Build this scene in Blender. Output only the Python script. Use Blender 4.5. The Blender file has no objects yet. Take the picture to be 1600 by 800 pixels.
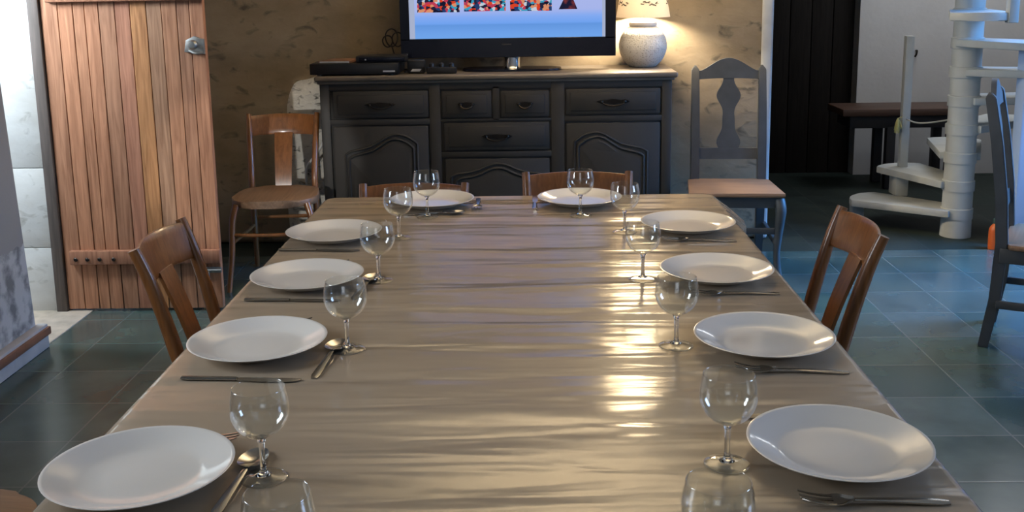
import bpy, bmesh, math, random
from mathutils import Vector, Matrix
import numpy as np
random.seed(7)
PI = math.pi
S = bpy.context.scene
C = S.collection

# ------------------------------------------------------------------ camera
def make_camera():
    th, yaw, roll = math.radians(10.83), math.radians(-1.19), math.radians(-0.87)
    F = Vector((math.sin(yaw)*math.cos(th), math.cos(yaw)*math.cos(th), -math.sin(th)))
    R = Vector((math.cos(yaw), -math.sin(yaw), 0)); U = R.cross(F)
    R2 = R*math.cos(roll) + U*math.sin(roll); U2 = -R*math.sin(roll) + U*math.cos(roll)
    cd = bpy.data.cameras.new('camera'); co = bpy.data.objects.new('camera', cd); C.objects.link(co)
    m = Matrix((R2, U2, -F)).transposed().to_4x4(); m.translation = (0, 0, 1.43)
    co.matrix_world = m
    cd.sensor_width = 36; cd.lens = 36*1635/1600; cd.shift_y = -116/1600
    cd.clip_start = 0.05; cd.clip_end = 60
    S.camera = co
make_camera()

# ------------------------------------------------------------------ light and exposure
S.view_settings.view_transform = 'Standard'
S.view_settings.look = 'None'
S.view_settings.gamma = 1
S.view_settings.use_curve_mapping = False
S.view_settings.exposure = 0.0
S.cycles.transparent_max_bounces = 40
S.cycles.max_bounces = 10
S.cycles.sample_clamp_indirect = 4.0
S.cycles.caustics_refractive = False
S.cycles.caustics_reflective = False

w = bpy.data.worlds.new('sky'); S.world = w; w.use_nodes = True
w.node_tree.nodes['Background'].inputs[0].default_value = (0.62, 0.78, 1.0, 1)
w.node_tree.nodes['Background'].inputs[1].default_value = 1.2

def area(name, loc, direction, sx, sy, power, col, spread=180):
    l = bpy.data.lights.new(name, 'AREA'); l.shape = 'RECTANGLE'; l.size = sx; l.size_y = sy
    l.energy = power; l.color = col; l.spread = math.radians(spread)
    o = bpy.data.objects.new(name, l); C.objects.link(o); o.location = loc
    o.rotation_euler = Vector(direction).to_track_quat('-Z', 'Y').to_euler()
    return o
area('daylight_left_window', (-2.06, 1.65, 1.5), (1, 0.05, -0.25), 0.45, 0.9, 13, (0.82, 0.90, 1.0), 110)
area('daylight_doorway', (-2.72, 3.78, 1.85), (1, 0.55, -0.05), 0.6, 0.45, 125, (0.77, 0.89, 1.0))
area('daylight_right_window', (3.52, 4.75, 1.5), (-1, 0.0, -0.80), 1.2, 1.4, 50, (0.10, 0.40, 1.0), 75)
area('daylight_side_window', (3.52, 1.9, 1.5), (-1, 0.02, -0.15), 0.75, 1.1, 34, (0.42, 0.60, 1.0), 150)
area('daylight_front_window', (-0.3, -2.42, 1.6), (0, 1, -0.05), 0.9, 0.8, 3.5, (1.0, 0.96, 0.90))
area('ceiling_fill', (0.2, 4.1, 1.75), (0, 0.0, 1), 1.2, 0.3, 52, (1.0, 0.78, 0.50), 115)  # unseen upward fill added to warm the ceiling and the table glow
sl = bpy.data.lights.new('wall_light', 'POINT'); sl.energy = 21; sl.color = (1.0, 0.77, 0.46); sl.shadow_soft_size = 0.11
so = bpy.data.objects.new('wall_light', sl); C.objects.link(so); so.location = (0.58, 5.25, 1.76)
area('stairwell_daylight', (2.9, 6.7, 2.4), (0, 0.1, -1), 1.0, 0.8, 18, (0.92, 0.95, 1.0))
def spot_beam(name, loc, target, deg, power, col):
    l = bpy.data.lights.new(name, 'SPOT'); l.energy = power; l.color = col; l.spot_size = math.radians(deg); l.spot_blend = 0.12; l.shadow_soft_size = 0.05
    o = bpy.data.objects.new(name, l); C.objects.link(o); o.location = loc
    o.rotation_euler = (Vector(target)-Vector(loc)).to_track_quat('-Z', 'Y').to_euler()
spot_beam('nook_spot', (-1.88, -2.3, 1.35), (-1.24, 5.65, 0.50), 6.0, 620, (1.0, 0.97, 0.92))

# ------------------------------------------------------------------ materials
def nodes_of(name):
    m = bpy.data.materials.new(name); m.use_nodes = True
    nt = m.node_tree; return m, nt, nt.nodes['Principled BSDF']
def N(nt, t, **kw):
    n = nt.nodes.new(t)
    for k, v in kw.items(): setattr(n, k, v)
    return n
def mat(name, col, rough=0.5, metal=0.0, spec=0.5, noise=0.0, nscale=8.0, bump=0.0, bscale=60.0, coat=0.0, stretch=(1, 1, 1), emit=None):
    m, nt, b = nodes_of(name)
    b.inputs['Base Color'].default_value = (*col, 1); b.inputs['Roughness'].default_value = rough
    b.inputs['Metallic'].default_value = metal; b.inputs['Specular IOR Level'].default_value = spec
    b.inputs['Coat Weight'].default_value = coat
    if noise or bump:
        tc = N(nt, 'ShaderNodeTexCoord'); mp = N(nt, 'ShaderNodeMapping'); mp.inputs['Scale'].default_value = stretch
        nt.links.new(tc.outputs['Object'], mp.inputs[0])
    if noise:
        n = N(nt, 'ShaderNodeTexNoise'); n.inputs['Scale'].default_value = nscale; n.inputs['Detail'].default_value = 5
        nt.links.new(mp.outputs[0], n.inputs[0])
        r = N(nt, 'ShaderNodeValToRGB')
        r.color_ramp.elements[0].position = 0.3; r.color_ramp.elements[1].position = 0.7
        r.color_ramp.elements[0].color = (*[c*(1-noise) for c in col], 1)
        r.color_ramp.elements[1].color = (*[min(1, c*(1+noise)) for c in col], 1)
        nt.links.new(n.outputs[0], r.inputs[0]); nt.links.new(r.outputs[0], b.inputs['Base Color'])
    if bump:
        n2 = N(nt, 'ShaderNodeTexNoise'); n2.inputs['Scale'].default_value = bscale; n2.inputs['Detail'].default_value = 4
        nt.links.new(mp.outputs[0], n2.inputs[0])
        bp = N(nt, 'ShaderNodeBump'); bp.inputs['Strength'].default_value = bump; bp.inputs['Distance'].default_value = 0.01
        nt.links.new(n2.outputs[0], bp.inputs['Height']); nt.links.new(bp.outputs[0], b.inputs['Normal'])
    return m

def stone_mat(name, base, dark, pale, scale=3.2, blot=0.56, bumpy=0.22):
    m, nt, b = nodes_of(name)
    tc = N(nt, 'ShaderNodeTexCoord')
    n1 = N(nt, 'ShaderNodeTexNoise'); n1.inputs['Scale'].default_value = scale; n1.inputs['Detail'].default_value = 8; n1.inputs['Roughness'].default_value = 0.6
    n2 = N(nt, 'ShaderNodeTexNoise'); n2.inputs['Scale'].default_value = scale*3.6; n2.inputs['Detail'].default_value = 7; n2.inputs['Distortion'].default_value = 0.6
    v = N(nt, 'ShaderNodeTexVoronoi'); v.inputs['Scale'].default_value = scale*1.3; v.feature = 'F1'
    mp = N(nt, 'ShaderNodeMapping'); mp.inputs['Scale'].default_value = (1, 1, 1.7)
    nt.links.new(tc.outputs['Object'], mp.inputs[0])
    for n in (n1, n2, v): nt.links.new(mp.outputs[0], n.inputs['Vector'])
    r1 = N(nt, 'ShaderNodeValToRGB')
    e = r1.color_ramp.elements; e[0].position = 0.33; e[0].color = (*base, 1); e[1].position = 0.68; e[1].color = (*pale, 1)
    nt.links.new(n1.outputs[0], r1.inputs[0])
    r2 = N(nt, 'ShaderNodeValToRGB')
    e = r2.color_ramp.elements; e[0].position = blot; e[0].color = (0, 0, 0, 1); e[1].position = blot+0.14; e[1].color = (1, 1, 1, 1)
    nt.links.new(n2.outputs[0], r2.inputs[0])
    mx = N(nt, 'ShaderNodeMix', data_type='RGBA'); mx.inputs['B'].default_value = (*dark, 1)
    nt.links.new(r2.outputs[0], mx.inputs['Factor']); nt.links.new(r1.outputs[0], mx.inputs['A'])
    nt.links.new(mx.outputs['Result'], b.inputs['Base Color'])
    b.inputs['Roughness'].default_value = 0.92
    ad = N(nt, 'ShaderNodeMath', operation='MULTIPLY_ADD'); ad.inputs[1].default_value = 0.6
    nt.links.new(v.outputs['Distance'], ad.inputs[0]); nt.links.new(n2.outputs[0], ad.inputs[2])
    bp = N(nt, 'ShaderNodeBump'); bp.inputs['Strength'].default_value = bumpy; bp.inputs['Distance'].default_value = 0.02
    nt.links.new(ad.outputs[0], bp.inputs['Height']); nt.links.new(bp.outputs[0], b.inputs['Normal'])
    return m

def wood_mat(name, a, bcol, rough=0.4, scale=6.0, axis='z', coat=0.0, spec=0.5, attr=False):
    m, nt, b = nodes_of(name)
    tc = N(nt, 'ShaderNodeTexCoord'); mp = N(nt, 'ShaderNodeMapping')
    mp.inputs['Scale'].default_value = {'z': (9, 9, 0.55), 'x': (0.55, 9, 9), 'y': (9, 0.55, 9)}[axis]
    nt.links.new(tc.outputs['Object'], mp.inputs[0])
    n = N(nt, 'ShaderNodeTexNoise'); n.inputs['Scale'].default_value = scale; n.inputs['Detail'].default_value = 7; n.inputs['Distortion'].default_value = 1.1
    nt.links.new(mp.outputs[0], n.inputs['Vector'])
    r = N(nt, 'ShaderNodeValToRGB'); e = r.color_ramp.elements
    e[0].position = 0.3; e[0].color = (*a, 1); e[1].position = 0.7; e[1].color = (*bcol, 1)
    nt.links.new(n.outputs[0], r.inputs[0])
    out = r.outputs[0]
    if attr:
        at = N(nt, 'ShaderNodeAttribute'); at.attribute_name = 'tint'
        mx = N(nt, 'ShaderNodeMix', data_type='RGBA'); mx.blend_type = 'MULTIPLY'; mx.inputs['Factor'].default_value = 1
        nt.links.new(out, mx.inputs['A']); nt.links.new(at.outputs['Color'], mx.inputs['B']); out = mx.outputs['Result']
    nt.links.new(out, b.inputs['Base Color'])
    b.inputs['Roughness'].default_value = rough; b.inputs['Coat Weight'].default_value = coat; b.inputs['Coat Roughness'].default_value = 0.15
    b.inputs['Specular IOR Level'].default_value = spec
    bp = N(nt, 'ShaderNodeBump'); bp.inputs['Strength'].default_value = 0.12; bp.inputs['Distance'].default_value = 0.004
    nt.links.new(n.outputs[0], bp.inputs['Height']); nt.links.new(bp.outputs[0], b.inputs['Normal'])
    return m

def slate_mat(name, cols, grout, rough, tx=0.3, ty=0.31, oy=0.02, spec=0.5):
    m, nt, b = nodes_of(name)
    tc = N(nt, 'ShaderNodeTexCoord'); sp = N(nt, 'ShaderNodeSeparateXYZ'); nt.links.new(tc.outputs['Object'], sp.inputs[0])
    def math_(op, a, bb=None, c=None):
        n = N(nt, 'ShaderNodeMath', operation=op)
        for i, v in enumerate((a, bb, c)):
            if v is None: continue
            if isinstance(v, (int, float)): n.inputs[i].default_value = v
            else: nt.links.new(v, n.inputs[i])
        return n.outputs[0]
    u = math_('MULTIPLY_ADD', sp.outputs[0], 1/tx, 40.0); v = math_('MULTIPLY_ADD', sp.outputs[1], 1/ty, 40.0-oy/ty)
    fu, fv = math_('FLOOR', u), math_('FLOOR', v)
    cb = N(nt, 'ShaderNodeCombineXYZ'); nt.links.new(fu, cb.inputs[0]); nt.links.new(fv, cb.inputs[1])
    wn = N(nt, 'ShaderNodeTexWhiteNoise'); wn.noise_dimensions = '2D'; nt.links.new(cb.outputs[0], wn.inputs['Vector'])
    r = N(nt, 'ShaderNodeValToRGB'); r.color_ramp.interpolation = 'LINEAR'
    e = r.color_ramp.elements; e[0].color = (*cols[0], 1); e[1].color = (*cols[-1], 1)
    for i, c in enumerate(cols[1:-1]):
        k = e.new((i+1)/(len(cols)-1)); k.color = (*c, 1)
    nt.links.new(wn.outputs['Value'], r.inputs[0])
    n = N(nt, 'ShaderNodeTexNoise'); n.inputs['Scale'].default_value = 5; n.inputs['Detail'].default_value = 8
    nt.links.new(tc.outputs['Object'], n.inputs['Vector'])
    hs = N(nt, 'ShaderNodeHueSaturation'); nt.links.new(r.outputs[0], hs.inputs['Color'])
    nt.links.new(math_('MULTIPLY_ADD', n.outputs[0], 1.1, 0.45), hs.inputs['Value'])
    ru, rv = math_('FRACT', u), math_('FRACT', v)
    du = math_('MULTIPLY', math_('MINIMUM', ru, math_('SUBTRACT', 1.0, ru)), tx)
    dv = math_('MULTIPLY', math_('MINIMUM', rv, math_('SUBTRACT', 1.0, rv)), ty)
    d = math_('MINIMUM', du, dv)
    g = math_('LESS_THAN', d, 0.0028)
    mx = N(nt, 'ShaderNodeMix', data_type='RGBA'); mx.inputs['B'].default_value = (*grout, 1)
    nt.links.new(g, mx.inputs['Factor']); nt.links.new(hs.outputs[0], mx.inputs['A'])
    nt.links.new(mx.outputs['Result'], b.inputs['Base Color'])
    nt.links.new(math_('MULTIPLY_ADD', n.outputs[0], 0.25, rough-0.12), b.inputs['Roughness'])
    b.inputs['Specular IOR Level'].default_value = spec
    n3 = N(nt, 'ShaderNodeTexNoise'); n3.inputs['Scale'].default_value = 9; n3.inputs['Detail'].default_value = 6
    nt.links.new(tc.outputs['Object'], n3.inputs['Vector'])
    h = math_('MULTIPLY_ADD', math_('MINIMUM', d, 0.006), 30.0, math_('MULTIPLY', n3.outputs[0], 0.3))
    bp = N(nt, 'ShaderNodeBump'); bp.inputs['Strength'].default_value = 0.10; bp.inputs['Distance'].default_value = 0.008
    nt.links.new(h, bp.inputs['Height']); nt.links.new(bp.outputs[0], b.inputs['Normal'])
    return m

M = {}
M['slate'] = slate_mat('green slate tiles', [(0.038, 0.066, 0.060), (0.054, 0.082, 0.074), (0.070, 0.092, 0.085), (0.044, 0.084, 0.074)], (0.115, 0.13, 0.12), 0.22)
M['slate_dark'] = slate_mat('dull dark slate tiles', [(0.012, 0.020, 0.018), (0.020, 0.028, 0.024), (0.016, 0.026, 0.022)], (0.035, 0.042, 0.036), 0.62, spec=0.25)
M['stone'] = stone_mat('plastered rubble stone', (0.205, 0.158, 0.10), (0.10, 0.085, 0.06), (0.31, 0.25, 0.172), 2.6, 0.58)
M['jamb'] = stone_mat('pale limestone blocks', (0.62, 0.60, 0.55), (0.45, 0.43, 0.38), (0.75, 0.74, 0.70), 4.0, 0.60, 0.10)
M['beam_lit_stone'] = stone_mat('rubble with beam light painted in', (0.55, 0.52, 0.45), (0.10, 0.095, 0.08), (0.72, 0.69, 0.62), 6.5, 0.55, 0.4)
M['white_wall'] = mat('matt white wall paint', (0.50, 0.49, 0.48), 0.9, noise=0.06, nscale=3, bump=0.15, bscale=25)
M['corner'] = mat('pale plaster corner', (0.48, 0.50, 0.52), 0.7, noise=0.12, nscale=10)
M['ceiling'] = mat('limewashed ceiling', (0.62, 0.58, 0.50), 0.9)
M['beam'] = wood_mat('dark oak beam', (0.06, 0.035, 0.02), (0.11, 0.07, 0.04), 0.7, axis='x')
M['threshold'] = mat('beige threshold stone', (0.50, 0.43, 0.34), 0.8, noise=0.2, nscale=12)
M['door_wood'] = wood_mat('red brown pine planks', (0.25, 0.118, 0.062), (0.48, 0.255, 0.145), 0.62, attr=True, spec=0.3)
M['door_edge'] = wood_mat('old dark door post', (0.07, 0.055, 0.045), (0.13, 0.10, 0.085), 0.7)
M['shade_plank'] = wood_mat('planks with doorway shade painted in', (0.010, 0.008, 0.007), (0.017, 0.014, 0.012), 0.8, spec=0.15)  # near-black tone stands for the shade in the doorway and passage
M['iron'] = mat('dull galvanised iron', (0.36, 0.36, 0.34), 0.42, 0.9, noise=0.2, nscale=40)
M['dark_iron'] = mat('dark bronze metal', (0.035, 0.030, 0.026), 0.32, 0.85)
M['chrome'] = mat('chrome', (0.75, 0.76, 0.78), 0.12, 1.0)
M['steel'] = mat('stainless steel', (0.50, 0.49, 0.47), 0.17, 1.0)
M['plate'] = mat('white opal glass', (0.80, 0.76, 0.70), 0.12, spec=0.5, coat=0.3)
M['bistro'] = wood_mat('varnished brown beech', (0.15, 0.056, 0.014), (0.25, 0.098, 0.030), 0.33, axis='z', coat=0.4)
M['bistro_seat'] = wood_mat('worn brown plywood seat', (0.15, 0.085, 0.045), (0.24, 0.145, 0.085), 0.5, axis='y')
M['grey_paint'] = mat('grey chair paint', (0.055, 0.061, 0.069), 0.45, noise=0.15, nscale=14)
M['tan_seat'] = wood_mat('tan waxed seat', (0.19, 0.105, 0.058), (0.28, 0.165, 0.095), 0.5, axis='x')
M['cabinet'] = mat('grey brown cabinet paint', (0.025, 0.023, 0.0205), 0.55, noise=0.10, nscale=10)
M['cabinet_top'] = mat('waxed cabinet top', (0.125, 0.105, 0.085), 0.38, noise=0.15, nscale=9)
M['black_plastic'] = mat('black plastic', (0.008, 0.008, 0.009), 0.35)
M['black_gloss'] = mat('glossy black plastic', (0.005, 0.006, 0.013), 0.25, spec=0.3)
M['white_print'] = mat('pale printed mark', (0.45, 0.46, 0.48), 0.5)
M['stair'] = mat('pale grey painted concrete', (0.46, 0.49, 0.49), 0.55, noise=0.07, nscale=9)
M['panel_daylit'] = mat('panel with blue daylight painted in', (0.46, 0.60, 0.86), 0.5)  # blue of the window daylight is put into the panel's base colour
M['bench'] = wood_mat('reddish brown bench board', (0.055, 0.028, 0.018), (0.085, 0.045, 0.030), 0.5, axis='x')
M['bench_dark'] = mat('dark bench frame', (0.018, 0.018, 0.022), 0.6)
M['orange'] = mat('orange plastic', (0.62, 0.12, 0.022), 0.35)
M['cap_green'] = mat('dark green cap', (0.02, 0.05, 0.04), 0.5)
M['yellow'] = mat('pale yellow raffia', (0.46, 0.44, 0.18), 0.8)
M['rope'] = mat('pale cord', (0.42, 0.42, 0.40), 0.8)
M['white_cable'] = mat('white cable sheath', (0.75, 0.75, 0.73), 0.4)
M['leaf'] = mat('dark printed leaves', (0.06, 0.055, 0.045), 0.8)
M['brown_strip'] = mat('brown painted strip', (0.17, 0.085, 0.05), 0.55, noise=0.2, nscale=12)
M['plinth'] = mat('pale plinth paint', (0.40, 0.41, 0.42), 0.7, noise=0.12, nscale=9)

def left_wall_mat():
    m, nt, b = nodes_of('grey plaster peeling near the floor')
    tc = N(nt, 'ShaderNodeTexCoord'); sp = N(nt, 'ShaderNodeSeparateXYZ'); nt.links.new(tc.outputs['Object'], sp.inputs[0])
    n = N(nt, 'ShaderNodeTexNoise'); n.inputs['Scale'].default_value = 6; n.inputs['Detail'].default_value = 6
    nt.links.new(tc.outputs['Object'], n.inputs['Vector'])
    a = N(nt, 'ShaderNodeMath', operation='MULTIPLY_ADD'); a.inputs[1].default_value = 0.25
    nt.links.new(n.outputs[0], a.inputs[0]); nt.links.new(sp.outputs[2], a.inputs[2])
    lt = N(nt, 'ShaderNodeMath', operation='LESS_THAN'); lt.inputs[1].default_value = 0.58; nt.links.new(a.outputs[0], lt.inputs[0])
    n2 = N(nt, 'ShaderNodeTexNoise'); n2.inputs['Scale'].default_value = 14; n2.inputs['Detail'].default_value = 8
    nt.links.new(tc.outputs['Object'], n2.inputs['Vector'])
    r = N(nt, 'ShaderNodeValToRGB'); e = r.color_ramp.elements
    e[0].position = 0.38; e[0].color = (0.16, 0.17, 0.18, 1); e[1].position = 0.56; e[1].color = (0.46, 0.47, 0.48, 1)
    nt.links.new(n2.outputs[0], r.inputs[0])
    mx = N(nt, 'ShaderNodeMix', data_type='RGBA'); mx.inputs['A'].default_value = (0.27, 0.27, 0.27, 1)
    nt.links.new(lt.outputs[0], mx.inputs['Factor']); nt.links.new(r.outputs[0], mx.inputs['B'])
    nt.links.new(mx.outputs['Result'], b.inputs['Base Color']); b.inputs['Roughness'].default_value = 0.85
    bp = N(nt, 'ShaderNodeBump'); bp.inputs['Strength'].default_value = 0.2; bp.inputs['Distance'].default_value = 0.01
    nt.links.new(n2.outputs[0], bp.inputs['Height']); nt.links.new(bp.outputs[0], b.inputs['Normal'])
    return m
M['left_wall'] = left_wall_mat()

def cloth_mat():
    m, nt, b = nodes_of('waxed beige table cover')
    b.inputs['Base Color'].default_value = (0.37, 0.29, 0.205, 1)
    b.inputs['Roughness'].default_value = 0.18; b.inputs['Specular IOR Level'].default_value = 0.5
    tc = N(nt, 'ShaderNodeTexCoord')
    def noise(sc, st, det, rot=0.0, dist=0.0):
        mp = N(nt, 'ShaderNodeMapping'); mp.inputs['Scale'].default_value = st; mp.inputs['Rotation'].default_value = (0, 0, rot)
        nt.links.new(tc.outputs['Object'], mp.inputs[0])
        n = N(nt, 'ShaderNodeTexNoise'); n.inputs['Scale'].default_value = sc; n.inputs['Detail'].default_value = det; n.inputs['Distortion'].default_value = dist
        nt.links.new(mp.outputs[0], n.inputs['Vector']); return n.outputs[0]
    a = noise(1.5, (0.8, 5.2, 1), 1.5, 0.03, 0.6); c = noise(3.4, (1.0, 5.2, 1), 1.5, -0.06, 0.5); d = noise(4.0, (2, 2.4, 1), 2)
    m1 = N(nt, 'ShaderNodeMath', operation='MULTIPLY_ADD'); m1.inputs[1].default_value = 0.28
    nt.links.new(c, m1.inputs[0]); nt.links.new(a, m1.inputs[2])
    m2 = N(nt, 'ShaderNodeMath', operation='MULTIPLY_ADD'); m2.inputs[1].default_value = 0.12
    nt.links.new(d, m2.inputs[0]); nt.links.new(m1.outputs[0], m2.inputs[2])
    bp = N(nt, 'ShaderNodeBump'); bp.inputs['Strength'].default_value = 0.55; bp.inputs['Distance'].default_value = 0.022
    nt.links.new(m2.outputs[0], bp.inputs['Height']); nt.links.new(bp.outputs[0], b.inputs['Normal'])
    return m
M['cloth'] = cloth_mat()

def thin_glass():
    m, nt, b = nodes_of('clear thin glass'); nt.nodes.remove(b)
    out = nt.nodes['Material Output']
    t = N(nt, 'ShaderNodeBsdfTransparent'); t.inputs[0].default_value = (0.965, 0.975, 0.97, 1)
    g = N(nt, 'ShaderNodeBsdfGlossy'); g.inputs['Roughness'].default_value = 0.02; g.inputs[0].default_value = (1, 1, 1, 1)
    lw = N(nt, 'ShaderNodeLayerWeight'); lw.inputs['Blend'].default_value = 0.5
    pw = N(nt, 'ShaderNodeMath', operation='POWER'); pw.inputs[1].default_value = 3.5; nt.links.new(lw.outputs['Facing'], pw.inputs[0])
    f = N(nt, 'ShaderNodeMath', operation='MULTIPLY_ADD'); f.inputs[1].default_value = 0.95; f.inputs[2].default_value = 0.05
    nt.links.new(pw.outputs[0], f.inputs[0])
    mx = N(nt, 'ShaderNodeMixShader')
    nt.links.new(f.outputs[0], mx.inputs[0]); nt.links.new(t.outputs[0], mx.inputs[1]); nt.links.new(g.outputs[0], mx.inputs[2])
    nt.links.new(mx.outputs[0], out.inputs[0]); return m
M['thin_glass'] = thin_glass()
M['solid_glass'] = mat('clear pressed glass', (0.97, 0.98, 0.975), 0.02)
M['solid_glass'].node_tree.nodes['Principled BSDF'].inputs['Transmission Weight'].default_value = 1.0
M['solid_glass'].node_tree.nodes['Principled BSDF'].inputs['IOR'].default_value = 1.46

# ------------------------------------------------------------------ mesh helpers
def obj(name, bm, m, parent=None, smooth=True, angle=40, loc=None):
    bmesh.ops.recalc_face_normals(bm, faces=bm.faces)
    me = bpy.data.meshes.new(name); bm.to_mesh(me); bm.free()
    me.materials.append(m if not isinstance(m, str) else M[m])
    if smooth:
        me.shade_smooth(); me.set_sharp_from_angle(angle=math.radians(angle))
    o = bpy.data.objects.new(name, me); C.objects.link(o)
    if parent is not None: o.parent = parent
    if loc is not None: o.location = loc
    return o
def thing(name, label, cat, loc=(0, 0, 0), rotz=0.0, group=None):
    o = bpy.data.objects.new(name, None); C.objects.link(o); o.empty_display_size = 0.1
    o.location = loc; o.rotation_euler = (0, 0, rotz)
    return tag(o, label, cat, group)
def tag(o, label, cat, group=None):
    o['label'] = label; o['category'] = cat
    if group: o['group'] = group
    return o
def struct(name, bm, m, parent=None, **k):
    o = obj(name, bm, m, parent, **k)
    if parent is None: o['kind'] = 'structure'
    return o
def dup(root, loc, rotz=None, label=None, group=None, scale=None):
    r = root.copy(); C.objects.link(r); r.location = loc
    if rotz is not None: r.rotation_euler = (0, 0, rotz)
    if scale is not None: r.scale = scale
    if label: r['label'] = label
    if group: r['group'] = group
    for ch in list(root.children):
        c = ch.copy(); C.objects.link(c); c.parent = r
        for g in ch.children:
            d = g.copy(); C.objects.link(d); d.parent = c
    return r
def BM(): return bmesh.new()
def add_box(bm, x0, x1, y0, y1, z0, z1, bev=0.0, seg=2, mtx=None):
    vs = [bm.verts.new((x, y, z)) for x in (x0, x1) for y in (y0, y1) for z in (z0, z1)]
    idx = [(0, 1, 3, 2), (4, 6, 7, 5), (0, 4, 5, 1), (2, 3, 7, 6), (0, 2, 6, 4), (1, 5, 7, 3)]
    fs = [bm.faces.new([vs[i] for i in f]) for f in idx]
    if bev > 0:
        es = list({e for f in fs for e in f.edges})
        r = bmesh.ops.bevel(bm, geom=es, offset=bev, segments=seg, affect='EDGES', profile=0.5)
        vs = list({v for f in r['faces'] for v in f.verts} | {v for v in vs if v.is_valid})
    if mtx is not None:
        for v in vs: v.co = mtx @ v.co
    return bm
def box(x0, x1, y0, y1, z0, z1, bev=0.0, seg=2): return add_box(BM(), x0, x1, y0, y1, z0, z1, bev, seg)
def add_lathe(bm, prof, seg=40, cx=0, cy=0, cz=0, closed=False):
    rings = []
    for r, z in prof:
        if r < 1e-6: rings.append([bm.verts.new((cx, cy, cz+z))])
        else: rings.append([bm.verts.new((cx+r*math.cos(2*PI*i/seg), cy+r*math.sin(2*PI*i/seg), cz+z)) for i in range(seg)])
    pairs = list(zip(rings[:-1], rings[1:]))
    if closed: pairs.append((rings[-1], rings[0]))
    for a, b in pairs:
        for i in range(seg):
            j = (i+1) % seg
            if len(a) == 1 and len(b) == 1: continue
            if len(a) == 1: bm.faces.new((a[0], b[i], b[j]))
            elif len(b) == 1: bm.faces.new((a[i], b[0], a[j]))
            else: bm.faces.new((a[i], b[i], b[j], a[j]))
    return bm
def lathe(prof, seg=40, **k): return add_lathe(BM(), prof, seg, **k)
def smooth_path(pts, n=6):
    P = [Vector(p) for p in pts]; out = []
    for i in range(len(P)-1):
        p0 = P[max(i-1, 0)]; p1 = P[i]; p2 = P[i+1]; p3 = P[min(i+2, len(P)-1)]
        for k in range(n):
            t = k/n
            out.append(0.5*((2*p1)+(-p0+p2)*t+(2*p0-5*p1+4*p2-p3)*t*t+(-p0+3*p1-3*p2+p3)*t**3))
    out.append(P[-1]); return out
def add_tube(bm, pts, rad, seg=10, n=6, smooth=True, closed=False, up=(0, 0, 1), flat=None):
    """tube along pts; rad a number or one per control point; flat=(a,b) makes the section an ellipse a x b (times rad)"""
    P = smooth_path(pts, n) if smooth and len(pts) > 2 else [Vector(p) for p in pts]
    m = len(P)
    if isinstance(rad, (int, float)): R = [rad]*m
    else:
        R = [np.interp(i/(m-1)*(len(rad)-1), range(len(rad)), rad) for i in range(m)]
    rings = []; up = Vector(up); prev = None
    for i, p in enumerate(P):
        t = (P[min(i+1, m-1)]-P[max(i-1, 0)])
        t = t.normalized() if t.length > 1e-9 else Vector((0, 0, 1))
        if prev is None:
            a = up.cross(t)
            if a.length < 1e-3: a = Vector((1, 0, 0)).cross(t)
            if a.length < 1e-3: a = Vector((0, 1, 0)).cross(t)
        else:
            a = prev - t*prev.dot(t)
        a.normalize(); prev = a; b = t.cross(a)
        fa, fb = flat if flat else (1, 1)
        rings.append([bm.verts.new(p+(a*math.cos(2*PI*k/seg)*fa+b*math.sin(2*PI*k/seg)*fb)*R[i]) for k in range(seg)])
    for r1, r2 in zip(rings[:-1], rings[1:]):
        for k in range(seg): bm.faces.new((r1[k], r1[(k+1) % seg], r2[(k+1) % seg], r2[k]))
    if closed:
        for k in range(seg): bm.faces.new((rings[-1][k], rings[-1][(k+1) % seg], rings[0][(k+1) % seg], rings[0][k]))
    else:
        bm.faces.new(rings[0][::-1]); bm.faces.new(rings[-1])
    return bm
def tube(pts, rad, **k): return add_tube(BM(), pts, rad, **k)
def add_prism(bm, outline, axis, d0, d1, bev=0.0):
    """outline 2-D polygon extruded along axis ('x','y','z') from d0 to d1"""
    def P(u, v, d): return {'x': (d, u, v), 'y': (u, d, v), 'z': (u, v, d)}[axis]
    a = [bm.verts.new(P(u, v, d0)) for u, v in outline]; b = [bm.verts.new(P(u, v, d1)) for u, v in outline]
    n = len(outline); fs = []
    fs.append(bm.faces.new(a)); fs.append(bm.faces.new(b[::-1]))
    for i in range(n):
        j = (i+1) % n; fs.append(bm.faces.new((a[j], a[i], b[i], b[j])))
    if bev > 0:
        es = [e for f in fs[:2] for e in f.edges]
        bmesh.ops.bevel(bm, geom=list(set(es)), offset=bev, segments=2, affect='EDGES', profile=0.5)
    return bm
def prism(outline, axis, d0, d1, bev=0.0): return add_prism(BM(), outline, axis, d0, d1, bev)
def add_sheet(bm, grid, thick_vec_fn=None):
    """grid[i][j] of (front, back) points -> closed slab"""
    ni, nj = len(grid), len(grid[0])
    f = [[bm.verts.new(grid[i][j][0]) for j in range(nj)] for i in range(ni)]
    b = [[bm.verts.new(grid[i][j][1]) for j in range(nj)] for i in range(ni)]
    for i in range(ni-1):
        for j in range(nj-1):
            bm.faces.new((f[i][j], f[i+1][j], f[i+1][j+1], f[i][j+1])); bm.faces.new((b[i][j], b[i][j+1], b[i+1][j+1], b[i+1][j]))
    for i in range(ni-1):
        bm.faces.new((f[i][0], b[i][0], b[i+1][0], f[i+1][0])); bm.faces.new((f[i][-1], f[i+1][-1], b[i+1][-1], b[i][-1]))
    for j in range(nj-1):
        bm.faces.new((f[0][j], f[0][j+1], b[0][j+1], b[0][j])); bm.faces.new((f[-1][j], b[-1][j], b[-1][j+1], f[-1][j+1]))
    return bm

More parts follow.
